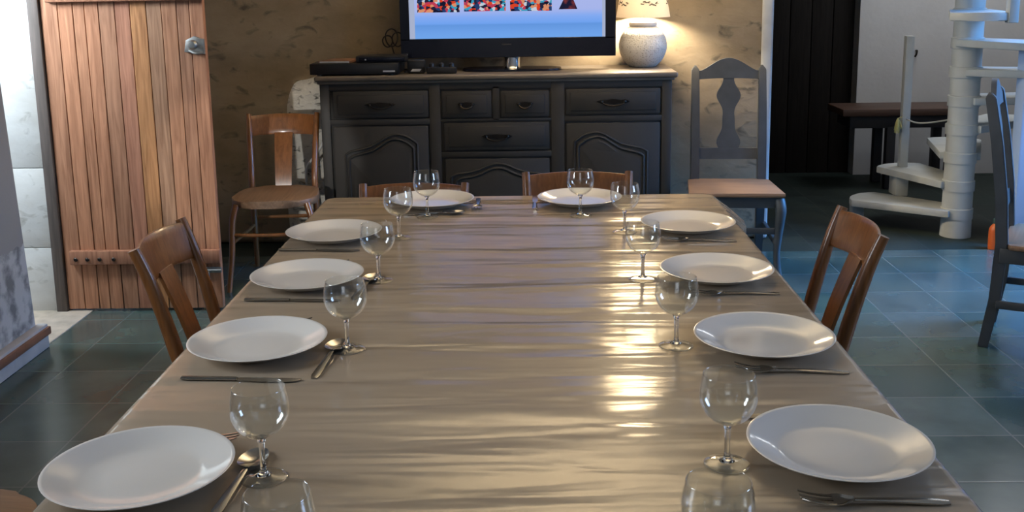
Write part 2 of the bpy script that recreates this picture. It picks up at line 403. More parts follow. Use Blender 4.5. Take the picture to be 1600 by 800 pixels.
# ------------------------------------------------------------------ room shell
FW, CE = -2.5, 2.5      # front wall y, ceiling z
struct('floor', box(-3.6, 3.6, FW, 5.42, -0.08, 0), 'slate', smooth=False)
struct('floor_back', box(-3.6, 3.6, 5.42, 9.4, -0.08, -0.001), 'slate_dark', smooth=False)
struct('ceiling', box(-2.7, 3.7, FW-0.2, 9.4, CE, CE+0.1), 'ceiling', smooth=False)
# back stone wall, its free end in the passage
b = BM(); add_box(b, -2.7, 1.285, 5.70, 6.15, 0, CE, 0.035, 4)
struct('wall_back', b, 'stone')
struct('trim_3', box(1.232, 1.300, 5.694, 6.16, 0, CE, 0.016, 3), 'corner')
def lit_patch():
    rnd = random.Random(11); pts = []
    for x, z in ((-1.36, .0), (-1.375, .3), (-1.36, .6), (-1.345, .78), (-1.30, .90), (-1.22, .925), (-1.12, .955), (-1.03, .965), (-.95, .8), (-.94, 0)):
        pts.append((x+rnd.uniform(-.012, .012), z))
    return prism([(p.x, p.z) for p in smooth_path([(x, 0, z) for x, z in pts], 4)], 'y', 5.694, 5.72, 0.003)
struct('wall_back_lit_patch', lit_patch(), 'beam_lit_stone')  # pool of light from the low beam, painted as paler stone
# left wall with a window hole; the end by the door leans back a little
def left_wall():
    b = BM()
    def seg(y0, y1, z0, z1, lean0=0.0, lean1=0.0):
        P = [(-2.01, y0+lean0*z0, z0), (-2.01, y1-lean1*z0, z0), (-2.01, y1-lean1*z1, z1), (-2.01, y0+lean0*z1, z1)]
        a = [b.verts.new(p) for p in P]; c = [b.verts.new((-2.62, p[1], p[2])) for p in P]
        b.faces.new(a); b.faces.new(c[::-1])
        for i in range(4):
            j = (i+1) % 4; b.faces.new((a[j], a[i], c[i], c[j]))
    seg(FW-0.1, 1.1, 0, CE); seg(1.1, 2.2, 0, 0.9); seg(1.1, 2.2, 2.1, CE); seg(2.2, 4.0, 0, CE, 0, 0.075)
    return b
struct('wall_left', left_wall(), 'left_wall', smooth=False)
b = box(-2.75, -2.14, 4.5, 5.75, 0, CE, 0.012)
struct('wall_left_reveal', b, 'jamb')
# the block joints of the pale jamb, cut as shallow grooves stand proud as courses
b = BM()
for z0, z1 in ((0.0, 0.294), (0.297, 0.654), (0.657, 1.6), (1.603, 2.45)):
    add_box(b, -2.70, -2.146, 4.488, 4.52, z0, z1, 0.003)
struct('trim_1', b, 'jamb')
struct('trim_2', box(-2.75, -1.99, 3.97, 4.5, -0.04, 0.004, 0.002), 'threshold')
struct('wall_lintel', box(-2.62, -2.0, 3.8, 4.52, 2.08, CE), 'jamb', smooth=False)
bb = struct('baseboard_left', box(-2.015, -1.972, FW+0.1, 4.02, 0, 0.10, 0.006), 'plinth')
obj('strip', box(-1.99, -1.962, FW+0.1, 4.025, 0.055, 0.088, 0.005), 'brown_strip', bb)
# right wall with its window hole, partition beside the stairs, far white wall, front wall
b = BM()
for y0, y1, z0, z1 in ((FW-0.1, 1.2, 0, CE), (1.2, 2.6, 0, .75), (1.2, 2.6, 2.15, CE), (2.6, 4.1, 0, CE), (4.1, 5.4, 0, 0.65), (4.1, 5.4, 2.2, CE), (5.4, 9.4, 0, CE)):
    add_box(b, 3.6, 3.75, y0, y1, z0, z1)
struct('wall_right', b, 'white_wall', smooth=False)
struct('wall_partition', box(2.555, 3.6, 5.48, 5.58, 0, 1.05, 0.012), 'panel_daylit')
struct('wall_far', box(2.345, 3.6, 7.6, 7.75, 0, CE), 'white_wall', smooth=False)
d2 = struct('door_2', box(1.1, 2.34, 7.72, 7.78, 0, CE), 'shade_plank', smooth=False)
for i in range(8):
    x = 1.1+i*0.155
    obj('plank', box(x+0.003, x+0.152, 7.70, 7.74, 0.0, CE-0.01, 0.003), 'shade_plank', d2)
struct('wall_passage', box(0.6, 1.12, 5.9, 7.75, 0, CE), 'shade_plank', smooth=False)
b = BM()
for x0, x1, z0, z1 in ((-2.7, -1.2, 0, CE), (0.6, 3.7, 0, CE), (-1.2, 0.6, 0, 0.95), (-1.2, 0.6, 2.25, CE)):
    add_box(b, x0, x1, FW-0.15, FW, z0, z1)
struct('wall_front', b, 'white_wall', smooth=False)
def window(name, mtx, wd, ht):
    b = BM(); t = 0.03
    for x0, x1, z0, z1 in ((-wd/2, wd/2, 0, 0.06), (-wd/2, wd/2, ht-0.06, ht), (-wd/2, -wd/2+0.06, 0.05, ht-0.05), (wd/2-0.06, wd/2, 0.05, ht-0.05), (-0.02, 0.02, 0.05, ht-0.05), (-wd/2, wd/2, ht*0.5-0.015, ht*0.5+0.015)):
        add_box(b, x0, x1, -t, t, z0, z1, 0.004, 1, mtx)
    struct(name, b, 'plinth')
R90 = Matrix.Rotation(PI/2, 4, 'Z')
window('window_1', Matrix.Translation((-2.03, 1.65, 0.9)) @ R90, 1.1, 1.2)
window('window_2', Matrix.Translation((3.62, 4.75, 0.65)) @ R90, 1.3, 1.55)
window('window_4', Matrix.Translation((3.62, 1.9, 0.75)) @ R90, 1.4, 1.4)
window('window_3', Matrix.Translation((-0.3, FW-0.06, 0.95)), 1.8, 1.3)

# ------------------------------------------------------------------ plank door, standing open
def plank_door():
    z1 = 1.98
    edges = [-2.095, -2.02, -1.955, -1.905, -1.845, -1.775, -1.71, -1.64, -1.575, -1.51, -1.455, -1.395]
    tints = [(1.0, .92, .9), (1.12, .98, .92), (1.05, .93, .88), (1.1, .97, .92), (.92, .86, .86), (1.0, .86, .9), (1.12, 1.0, .72), (.86, .9, .92), (.98, .9, .86), (.86, .8, .8), (.98, .88, .85)]
    bm = BM(); lay = bm.loops.layers.float_color.new('tint')
    for i in range(len(edges)-1):
        n0 = len(bm.faces)
        add_box(bm, edges[i]+0.0012, edges[i+1]-0.0012, 4.482+random.uniform(-.001, .001), 4.512, 0.012, z1, 0.002, 1)
        bm.faces.ensure_lookup_table()
        for f in bm.faces[n0:]:
            for l in f.loops: l[lay] = (*tints[i], 1)
    d = struct('door_1', bm, 'door_wood')
    def tinted(bm, t):
        lay = bm.loops.layers.float_color.new('tint')
        for f in bm.faces:
            for l in f.loops: l[lay] = (*t, 1)
        return bm
    for zz in (0.222, 1.372):
        bt = obj('batten', tinted(box(-2.062, -1.39, 4.455, 4.484, zz, zz+0.064, 0.006), (.80, .70, .70)), 'door_wood', d)
        for k, x in enumerate((-2.032, -1.98, -1.925, -1.862)):
            obj('nail', lathe([(0, 0.005), (0.006, 0.004), (0.0095, 0), (0.008, -0.003), (0, -0.003)], 10), 'dark_iron', bt, loc=(x, 4.452, zz+0.026)).rotation_euler = (PI/2, 0, 0)
    # rim latch with knob
    la = obj('latch_plate', prism([(-1.485, 1.155), (-1.398, 1.145), (-1.398, 1.208), (-1.44, 1.222), (-1.475, 1.205)], 'y', 4.468, 4.484, 0.003), 'iron', d)
    kb = obj('knob', lathe([(0, 0.045), (0.014, 0.043), (0.021, 0.034), (0.021, 0.026), (0.010, 0.018), (0.009, 0.004), (0.019, 0.0), (0, -0.001)], 20), 'iron', la, loc=(-1.437, 4.468, 1.187)); kb.rotation_euler = (PI/2, 0, 0)
    obj('lever', tube([(-1.46, 4.458, 1.162), (-1.43, 4.45, 1.150), (-1.405, 4.456, 1.152)], 0.006), 'iron', la)
    # foot bolt at the free edge
    bo = obj('bolt_plate', box(-1.475, -1.392, 4.474, 4.484, 0.176, 0.202, 0.003), 'iron', d)
    obj('bolt_rod', tube([(-1.48, 4.467, 0.19), (-1.39, 4.467, 0.19)], 0.006), 'iron', bo)
    obj('bolt_knob', lathe([(0, 0.0), (0.007, 0.002), (0.0095, 0.012), (0.006, 0.024), (0.005, 0.045), (0, 0.046)], 14), 'iron', bo, loc=(-1.447, 4.462, 0.138))
    obj('hinge_post', box(-2.146, -2.098, 4.47, 4.53, 0.0, 2.0, 0.004), 'door_edge', d)
plank_door()

# ------------------------------------------------------------------ sideboard
def sideboard():
    t = thing('sideboard', 'long grey-brown painted wooden sideboard with carved doors against the stone wall', 'sideboard', (0, 0, 0))
    Y = 5.22
    b = BM(); add_box(b, -1.066, 0.695, Y+0.012, 5.665, 0.07, 0.945, 0.004)
    # face frame: stiles and rails stand proud
    for x0, x1 in ((-1.066, -1.018), (-0.518, -0.462), (0.092, 0.160), (0.645, 0.695)): add_box(b, x0, x1, Y-0.004, Y+0.02, 0.07, 0.945, 0.004)
    for x0, x1, z0, z1 in ((-1.02, -0.51, 0.73, 0.76), (-0.47, 0.10, 0.742, 0.757), (-0.47, 0.10, 0.56, 0.59), (0.155, 0.65, 0.735, 0.765), (-1.03, 0.66, 0.905, 0.945), (-1.03, 0.66, 0.07, 0.12), (-0.200, -0.166, 0.745, 0.92)):
        add_box(b, x0, x1, Y-0.003, Y+0.02, z0, z1, 0.003)
    obj('body', b, 'cabinet', t)
    b = BM()
    prof = [(0, 0.0), (0.006, 0.0), (0.012, 0.010), (0.020, 0.016), (0.028, 0.020), (0.030, 0.030), (0.026, 0.038), (0.0, 0.040)]
    add_box(b, -1.088, 0.722, Y-0.03, 5.68, 0.952, 0.980, 0.010, 3); add_box(b, -1.076, 0.708, Y-0.016, 5.67, 0.938, 0.956, 0.006, 2)
    obj('top', b, 'cabinet_top', t)
    b = BM(); add_box(b, -1.05, 0.68, Y-0.005, 5.65, 0.0, 0.075, 0.006); obj('plinth', b, 'cabinet', t)
    def pull(cx, cz, wd, parent):
        b = BM()
        add_prism(b, [(cx-wd/2, cz), (cx-wd*.36, cz+.010), (cx-wd*.2, cz+.006), (cx, cz+.014), (cx+wd*.2, cz+.006), (cx+wd*.36, cz+.010), (cx+wd/2, cz), (cx+wd*.36, cz-.010), (cx+wd*.15, cz-.007), (cx, cz-.016), (cx-wd*.15, cz-.007), (cx-wd*.36, cz-.010)], 'y', Y-0.016, Y-0.012, 0.001)
        for s in (-1, 1): add_lathe(b, [(0, .010), (.006, .009), (.008, .003), (.006, 0), (0, 0)], 10, cx+s*wd*.34, Y-0.022, cz-0.004)
        add_tube(b, [(cx-wd*.34, Y-0.022, cz), (cx-wd*.25, Y-0.03, cz-.014), (cx, Y-0.034, cz-.022), (cx+wd*.25, Y-0.03, cz-.014), (cx+wd*.34, Y-0.022, cz)], [.003, .004, .005, .004, .003], seg=8)
        return obj('handle', b, 'dark_iron', parent)
    def drawer(x0, x1, z0, z1, hw, hz=0.0):
        b = BM(); add_box(b, x0, x1, Y-0.010, Y+0.01, z0, z1, 0.005)
        add_box(b, x0+0.022, x1-0.022, Y-0.014, Y, z0+0.018, z1-0.018, 0.004)
        d = obj('drawer', b, 'cabinet', t); pull((x0+x1)/2, (z0+z1)/2+hz, hw, d)
    drawer(-1.000, -0.522, 0.767, 0.902, 0.16); drawer(-0.454, -0.206, 0.763, 0.897, 0.09); drawer(-0.159, 0.083, 0.763, 0.895, 0.09)
    drawer(-0.445, 0.083, 0.597, 0.737, 0.16); drawer(0.168, 0.637, 0.772, 0.900, 0.17)
    half = [(0.228, .612), (0.245, .628), (.275, .648), (.32, .660), (.36, .650), (.40, .624), (.44, .600), (.49, .586), (.53, .576), (.556, .560)]
    arch_r = half; arch_l = [(-0.373-x, z) for x, z in half][::-1]
    arch_c = [(-0.39, .440), (-.36, .455), (-.31, .462), (-.26, .478), (-.22, .498), (-.179, .506), (-.138, .498), (-.098, .478), (-.048, .462), (0.002, .455), (0.032, .440)]
    def door(x0, x1, z1, arch):
        b = BM(); add_box(b, x0, x1, Y-0.010, Y+0.01, 0.125, z1, 0.005)
        d = obj('door', b, 'cabinet', t)
        top = smooth_path([(x, 0, z) for x, z in arch], 4); zb = 0.18
        ring = [(p.x, Y-0.013, p.z) for p in top]
        b = BM()
        full = [ring[0][:1]+(Y-0.013, zb)]+ring+[(ring[-1][0], Y-0.013, zb)]
        for off, rad, dy in ((1.0, .0075, 0), (1.0, .006, 0.001)):
            if rad == .0075: pts = full
            else:
                cx = (ring[0][0]+ring[-1][0])/2
                pts = [(cx+(p[0]-cx)*1.11, Y-0.0115, p[2]+(0.022 if p[2] > zb else -0.02)) for p in full]
            add_tube(b, pts+[pts[0]], rad, seg=8, smooth=False, up=(0, 1, 0))
        obj('moulding', b, 'cabinet', d)
        cx = (ring[0][0]+ring[-1][0])/2
        outer = [(p[0], p[2]) for p in full]
        inner = [(cx+(x-cx)*0.86, (z-0.028 if z > zb else z+0.025)) for x, z in outer]
        b = BM()
        vo = [b.verts.new((x, Y-0.009, z)) for x, z in outer]; vi = [b.verts.new((x, Y-0.019, z)) for x, z in inner]
        for i in range(len(vo)):
            j = (i+1) % len(vo); b.faces.new((vo[i], vo[j], vi[j], vi[i]))
        b.faces.new(vi)
        obj('panel', b, 'cabinet', d, smooth=True, angle=20)
    door(-1.008, -0.527, 0.724, arch_l); door(0.168, 0.637, 0.728, arch_r); door(-0.445, 0.083, 0.553, arch_c)
sideboard()

# ------------------------------------------------------------------ dining table, its cover
TX0, TX1, TY0, TY1 = -0.668, 0.574, 0.42, 3.31
def table():
    t = thing('dining_table', 'long wooden dining table hidden under a glossy beige cover', 'table', ((TX0+TX1)/2, (TY0+TY1)/2, 0))
    hx, hy = (TX1-TX0)/2-0.008, (TY1-TY0)/2-0.008
    obj('tabletop', box(-hx, hx, -hy, hy, 0.712, 0.7475, 0.004), 'beam', t)
    obj('apron', box(-hx+0.12, hx-0.12, -0.85, 0.40, 0.66, 0.713, 0.004), 'beam', t)
    for sx in (-1, 1):
        for y in (-0.82, 0.37): obj('leg', box(sx*(hx-0.16)-0.04, sx*(hx-0.16)+0.04, y-0.04, y+0.04, 0.0, 0.70, 0.006), 'beam', t)
table()
def cloth():
    # rounded-corner outline; rings: inner top, edge bend, hanging skirt that flares at the corners
    def outline(off, rc, n=8, per=40):
        x0, x1, y0, y1 = TX0-off, TX1+off, TY0-off, TY1+off
        pts = []
        cs = [((x1-rc, y1-rc), 0), ((x0+rc, y1-rc), PI/2), ((x0+rc, y0+rc), PI), ((x1-rc, y0+rc), 1.5*PI)]
        for k, ((cx, cy), a0) in enumerate(cs):
            for i in range(n+1):
                a = a0+PI/2*i/n; pts.append((cx+rc*math.cos(a), cy+rc*math.sin(a), 1.0-abs(i-n/2)/(n/2)))
            (nx, ny), na = cs[(k+1) % 4]
            sx, sy = pts[-1][0], pts[-1][1]
            ex, ey = nx+rc*math.cos(na), ny+rc*math.sin(na)
            for i in range(1, per): pts.append((sx+(ex-sx)*i/per, sy+(ey-sy)*i/per, 0.0))
        return pts
    b = BM(); rings = []
    spec = [(-0.010, 0.030, 0.752), (-0.004, 0.034, 0.7515), (0.0015, 0.038, 0.7485), (0.0045, 0.041, 0.743), (0.006, 0.042, 0.735), (0.010, 0.044, 0.70), (0.016, 0.05, 0.64), (0.020, 0.05, 0.57)]
    for k, (off, rc, z) in enumerate(spec):
        o = outline(off, rc)
        r = []
        for i, (x, y, c) in enumerate(o):
            fl = max(0, (0.74-z))*0.28*c
            wv = max(0, (0.72-z))*0.10*math.sin(i*0.55)+max(0, (0.72-z))*0.05*math.sin(i*1.31+1)
            n = Vector((x-(TX0+TX1)/2, 0, 0)) if abs(x-TX0) < 0.05 or abs(x-TX1) < 0.05 else Vector((0, y-(TY0+TY1)/2, 0))
            n.normalize()
            if y > 2.85 and x > TX1-.03 and z < .7505:
                q = min(1, max(0, (3.34-y)/.16))*min(1, max(0, (y-2.90)/.22)); q = q*q*(3-2*q)
                x += .062*q*min(1, max(0, (.7505-z)/.045))
            if c > 0: n = Vector((math.copysign(.7, x), math.copysign(.7, y-1.8), 0))
            r.append(b.verts.new((x+n.x*(fl+wv), y+n.y*(fl+wv), z+c*0.0)))
        rings.append(r)
    b.faces.new(rings[0])
    n = len(rings[0])
    for a, c in zip(rings[:-1], rings[1:]):
        for i in range(n):
            j = (i+1) % n; b.faces.new((a[i], a[j], c[j], c[i]))
    o = obj('tablecloth', b, 'cloth', angle=80)
    md = o.modifiers.new('thickness', 'SOLIDIFY'); md.thickness = 0.0015; md.offset = -1
    tag(o, 'glossy beige waxed cover wrinkled across the whole long dining table', 'tablecloth')
cloth()
TZ = 0.752

# ------------------------------------------------------------------ plates
rows = ['nearest the sideboard', 'second from the sideboard', 'third from the sideboard', 'fourth from the sideboard']
plate_prof = [(0, .0065), (.050, .0062), (.078, .0062), (.086, .0078), (.096, .0112), (.112, .0178), (.124, .0226), (.1285, .0242), (.130, .0236), (.1288, .0222), (.122, .0196), (.108, .0140), (.094, .0074), (.082, .0030), (.074, .0024), (.071, .0), (.066, .0), (.064, .0020), (0, .0020)]
plate0 = None
def plate(x, y, label):
    global plate0
    if plate0 is None:
        plate0 = obj('dinner_plate', lathe(plate_prof, 72), 'plate', angle=60)
        o = plate0
    else:
        o = plate0.copy(); C.objects.link(o)
    o.location = (x, y, TZ); tag(o, label, 'plate', 'white dinner plates laid on the table')
DS, SS = 'on the plank-door side of the table', 'on the staircase side of the table'
PL = {'L4': (-.543, 2.759), 'L3': (-.525, 2.328), 'L2': (-.525, 1.882), 'L1': (-.555, 1.352), 'R4': (.425, 2.825), 'R3': (.421, 2.346), 'R2': (.429, 1.883), 'R1': (.435, 1.417), 'FL': (-.314, 3.172), 'FR': (.143, 3.176)}
for s, side in (('L', DS), ('R', SS)):
    for k in range(4):
        plate(*PL[s+str(4-k)], 'round white dinner plate %s, %s' % (side, rows[k]))
plate(*PL['FL'], 'white dinner plate at the table end, before the lower-backed brown chair')
plate(*PL['FR'], 'white dinner plate at the table end, before the taller-backed brown chair')

# ------------------------------------------------------------------ wine glasses
def bezier_prof(pts, n=5):
    return [(max(0, p.x), p.z) for p in smooth_path([(r, 0, z) for r, z in pts], n)]
def wine_glass(label, loc):
    t = thing('wine_glass', label, 'glass', loc, 0, 'stemmed wine glasses on the table')
    outer = [(0.006, .0625), (.018, .066), (.030, .0755), (.0375, .088), (.0405, .101), (.0398, .115), (.0378, .127), (.0362, .1355)]
    po = bezier_prof(outer, 4); pi = [(max(.0005, r-.0013), z+(.0012 if i < 8 else 0)) for i, (r, z) in enumerate(po)]
    prof = [(0, .0625)]+po+[(po[-1][0]-.0006, .1361)]+pi[::-1]+[(0, .0642)]
    obj('bowl', lathe(prof, 48), 'thin_glass', t, angle=70)
    obj('stem', lathe([(0, .0063)]+bezier_prof([(.0115, .0065), (.0062, .0095), (.0044, .016), (.0040, .035), (.0044, .052), (.0065, .059), (.0085, .0622)], 4)+[(0, .0622)], 24), 'solid_glass', t, angle=60)
    obj('foot', lathe([(0, .0002), (.026, .0), (.0318, .0006), (.0325, .0014), (.031, .0024), (.022, .0036), (.013, .0050), (.010, .0063), (0, .0063)], 40), 'thin_glass', t, angle=60)
    return t
GL = [('L4', -.365, 2.751), ('L3', -.361, 2.338), ('L2', -.354, 1.875), ('L1', -.382, 1.354), ('R4', .248, 2.79), ('R3', .249, 2.328), ('R2', .265, 1.881), ('R1', .27, 1.389)]
glass0 = None
def place_glass(x, y, label):
    global glass0
    if glass0 is None: glass0 = wine_glass(label, (x, y, TZ))
    else: dup(glass0, (x, y, TZ), random.uniform(0, 6), label)
for i, (s, x, y) in enumerate(GL):
    place_glass(x, y, 'stemmed wine glass beside the plate %s, %s' % (rows[i % 4], 'plank-door side' if s[0] == 'L' else 'staircase side'))
place_glass(-.313, 3.006, 'clear stemmed wine glass in front of the end plate nearer the cafe chair')
place_glass(.137, 3.002, 'clear stemmed wine glass in front of the end plate below the television')
place_glass(-.283, 1.05, 'clear wine glass cut off by the bottom edge of the photo, plank-door side')
place_glass(.200, 1.072, 'clear wine glass cut off by the bottom edge of the photo, staircase side')

# ------------------------------------------------------------------ cutlery (long axis +X: business end at +X)
def strip_sheet(secs, thick, zf, nw=6):
    """secs: (x, y0, y1); zf(x, s) height, s in -1..1 across"""
    b = BM(); g = []
    for x, y0, y1 in secs:
        row = []
        for j in range(nw+1):
            s = -1+2*j/nw; y = y0+(y1-y0)*j/nw; z = zf(x, s)
            row.append(((x, y, z+thick), (x, y, z)))
        g.append(row)
    return add_sheet(b, g)
def handle_bm(x0, x1, w0, w1):
    secs = []
    for i in range(11):
        u = i/10; x = x0+(x1-x0)*u; hw = w0+(w1-w0)*u
        if i == 0: hw *= 0.6
        secs.append((x, -hw, hw))
    return strip_sheet(secs, 0.0022, lambda x, s: 0.0005+0.005*math.sin(min(1, max(0, (x-x0)/(x1-x0)))*PI*0.5)*0.9-0.0006*s*s, 4)
def make_fork(label, loc, rz):
    t = thing('fork', label, 'fork', loc, rz, 'forks on the table')
    obj('handle', handle_bm(-0.098, 0.028, .0085, .0034), 'steel', t)
    def zf(x, s): u = (x-0.026)/0.07; return 0.0052+0.004*math.sin(u*PI*0.9)*-1+0.006*u*u+0.0025*s*s
    hw = [(0.026, .0034), (.032, .0060), (.039, .0120), (.046, .0148), (.053, .0150)]
    hd = obj('head', strip_sheet([(x, -h, h) for x, h in hw], 0.0018, zf), 'steel', t)
    b = BM()
    for k in range(4):
        y = -0.0125+k*0.00833; g = []
        for i in range(7):
            u = i/6; x = 0.052+0.045*u; h = 0.0026*(1-0.5*u)
            g.append([((x, y+q*h, zf(x, y/0.015)+0.0018), (x, y+q*h, zf(x, y/0.015))) for q in (-1, 1)])
        add_sheet(b, g)
    obj('tines', b, 'steel', hd)
    return t
def make_spoon(label, loc, rz):
    t = thing('spoon', label, 'spoon', loc, rz, 'spoons on the table')
    obj('handle', handle_bm(-0.098, 0.030, .0085, .0036), 'steel', t)
    secs = []
    for i in range(13):
        u = i/12; x = 0.028+0.068*u; h = 0.0205*math.sqrt(max(0.0, 1-(2*(u**0.85)-1)**2)); secs.append((x, -max(h, .0034 if i == 0 else .001), max(h, .0034 if i == 0 else .001)))
    obj('bowl', strip_sheet(secs, 0.0016, lambda x, s: 0.0075-0.0075*(1-s*s)*math.sin(min(1, max(0, (x-0.028)/0.068))*PI)-0.002*(x-0.028)/0.068, 10), 'steel', t)
    return t
def make_knife(label, loc, rz):
    t = thing('knife', label, 'knife', loc, rz, 'table knives beside the plates')
    b = BM(); g = []
    for i in range(9):
        u = i/8; x = -0.105+0.10*u; h = 0.0085-0.0025*u; h *= 0.7 if i == 0 else 1
        row = []
        for j in range(5):
            s = -1+j/2; zz = 0.003*math.sqrt(max(0.04, 1-s*s)); row.append(((x, h*s, 0.0032+zz), (x, h*s, 0.0032-zz)))
        g.append(row)
    obj('handle', add_sheet(b, g), 'steel', t)
    b = BM(); g = []
    for x, y0, y1 in ((-0.006, -.005, .006), (.01, -.008, .0075), (.04, -.0095, .008), (.08, -.0095, .008), (.098, -.006, .008), (.108, .002, .0075)):
        g.append([((x, y0+(y1-y0)*j/3, 0.0022+0.0003*j), (x, y0+(y1-y0)*j/3, 0.0022-0.0003*j)) for j in range(4)])
    obj('blade', add_sheet(b, g), 'steel', t)
    return t
proto = {}
def cutlery(kind, maker, loc, rz, label):
    if kind not in proto: proto[kind] = maker(label, loc, rz)
    else: dup(proto[kind], loc, rz, label)
def fork(x, y, rz, label): cutlery('fork', make_fork, (x, y, TZ), rz, label)
def spoon(x, y, rz, label): cutlery('spoon', make_spoon, (x, y, TZ), rz, label)
def knife(x, y, rz, label): cutlery('knife', make_knife, (x, y, TZ), rz, label)
A = math.radians
fork(.441, 1.274, PI+A(0), 'stainless fork in full view below the plate fourth from the sideboard, staircase side')
fork(.447, 1.742, PI-A(4), 'stainless fork between the third and fourth plates, staircase side')
fork(.436, 2.203, PI+A(1), 'stainless fork between the second and third plates, staircase side')
fork(.433, 2.682, PI-A(5), 'stainless fork between the first and second plates, staircase side')
knife(.430, 1.548, PI-A(2), 'steel knife just showing behind the plate fourth from the sideboard, staircase side')
knife(-.517, 1.723, A(-4), 'steel knife below the plate third from the sideboard, plank-door side')
knife(-.530, 2.186, A(-3), 'steel knife below the plate second from the sideboard, plank-door side')
knife(-.558, 2.619, A(-4), 'steel knife below the plate nearest the sideboard, plank-door side')
fork(-.545, 1.484, A(-9), 'fork with tines peeping out behind the nearest whole plate, plank-door side')
fork(-.550, 2.020, A(-1), 'fork tip showing behind the plate third from the sideboard, plank-door side')
fork(-.552, 2.470, A(-1), 'fork tip showing behind the plate second from the sideboard, plank-door side')
spoon(-.4135, 1.345, A(86), 'steel spoon between the nearest whole plate and its glass, plank-door side')
spoon(-.381, 1.825, A(86), 'steel spoon between plate and glass third from the sideboard, plank-door side')
spoon(-.386, 2.286, A(84), 'steel spoon between plate and glass second from the sideboard, plank-door side')
fork(-.172, 3.165, A(-88), 'fork beside the end plate nearer the cafe chair')
spoon(-.300, 3.040, A(5), 'spoon lying before the end plate nearer the cafe chair')
knife(.004, 3.190, A(90), 'knife beside the end plate below the television')

# ------------------------------------------------------------------ brown cafe chairs
def make_bistro(label, loc, rz, group):
    t = thing('bistro_chair', label, 'chair', loc, rz, group)
    st = M['bistro']
    out = []
    for i in range(40):
        a = 2*PI*i/40; c, s = math.cos(a), math.sin(a)
        p = 3.2; x = math.copysign(abs(c)**(2/p), c); y = math.copysign(abs(s)**(2/p), s)
        wv = 0.205 if y < 0 else 0.205-0.03*y
        out.append((x*wv, y*0.205-0.005))
    b = BM(); add_prism(b, out, 'z', 0.405, 0.442, 0.010); obj('seat', b, 'bistro_seat', t)
    for s in (-1, 1):
        obj('stile', tube([(s*.168, .250, 0), (s*.160, .212, .22), (s*.158, .192, .43), (s*.160, .212, .55), (s*.167, .255, .71), (s*.172, .288, .80)], [.012, .015, .0165, .0165, .015, .0135], seg=12, flat=(1, 1.15)), st, t)
        obj('leg', tube([(s*.165, -.165, .42), (s*.185, -.180, .34), (s*.195, -.188, .18), (s*.214, -.212, 0)], [.018, .016, .014, .0115], seg=12), st, t)
        obj('stretcher', tube([(s*.190, -.185, .235), (s*.178, .02, .23), (s*.160, .205, .235)], .0085, seg=8), st, t)
    obj('stretcher', tube([(-.193, -.185, .275), (0, -.188, .272), (.193, -.185, .275)], .009, seg=8), st, t)
    obj('stretcher', tube([(-.16, .208, .275), (0, .208, .275), (.16, .208, .275)], .009, seg=8), st, t)
    g = []
    for i in range(15):
        u = -1+2*i/14; x = u*.163; bul = .030*(1-u*u); col = []
        for z in (.692, .700, .72, .745, .77, .785, .792):
            zz = z + (.006*(1-u*u) if z > .75 else -.004*(1-u*u)*-1)
            y0 = .212+(zz-.55)*.285+bul
            th = .006 if .695 < z < .79 else .003
            col.append(((x, y0-th, zz), (x, y0+th, zz)))
        g.append(col)
    obj('top_rail', add_sheet(BM(), g), st, t, angle=50)
    g = []
    for i in range(9):
        z = .43+(.705-.43)*i/8; u = i/8
        hw = .040+.006*u; yb = .192+(.245-.192+.035)*u**1.3
        g.append([((q*hw, yb-.005, z), (q*hw, yb+.005, z)) for q in (-1, -.5, 0, .5, 1)])
    obj('splat', add_sheet(BM(), g), st, t)
    return t
G = 'brown bentwood cafe chairs'
ch = make_bistro('brown wooden chair tucked at the plank-door side of the table, back showing', (-.69, 2.635, 0), PI/2, G)
dup(ch, (.574, 2.698, 0), -PI/2, 'brown wooden chair tucked at the staircase side of the table, back showing')
dup(ch, (.147, 3.150, 0), 0, 'brown wooden chair at the table end before the carved right sideboard door', scale=(1, 1, 1.003))
dup(ch, (-.40, 3.150, 0), 0, 'lower brown wooden chair at the table end before the left sideboard door', scale=(1, 1, .962))
dup(ch, (-1.250, 4.985, 0), A(4), 'brown cafe chair with round seat standing in the nook beside the sideboard', scale=(1, 1, .985))
dup(ch, (-1.17, 1.74, 0), PI/2-.12, 'brown wooden chair barely showing at the bottom corner beside the nearest white plate')

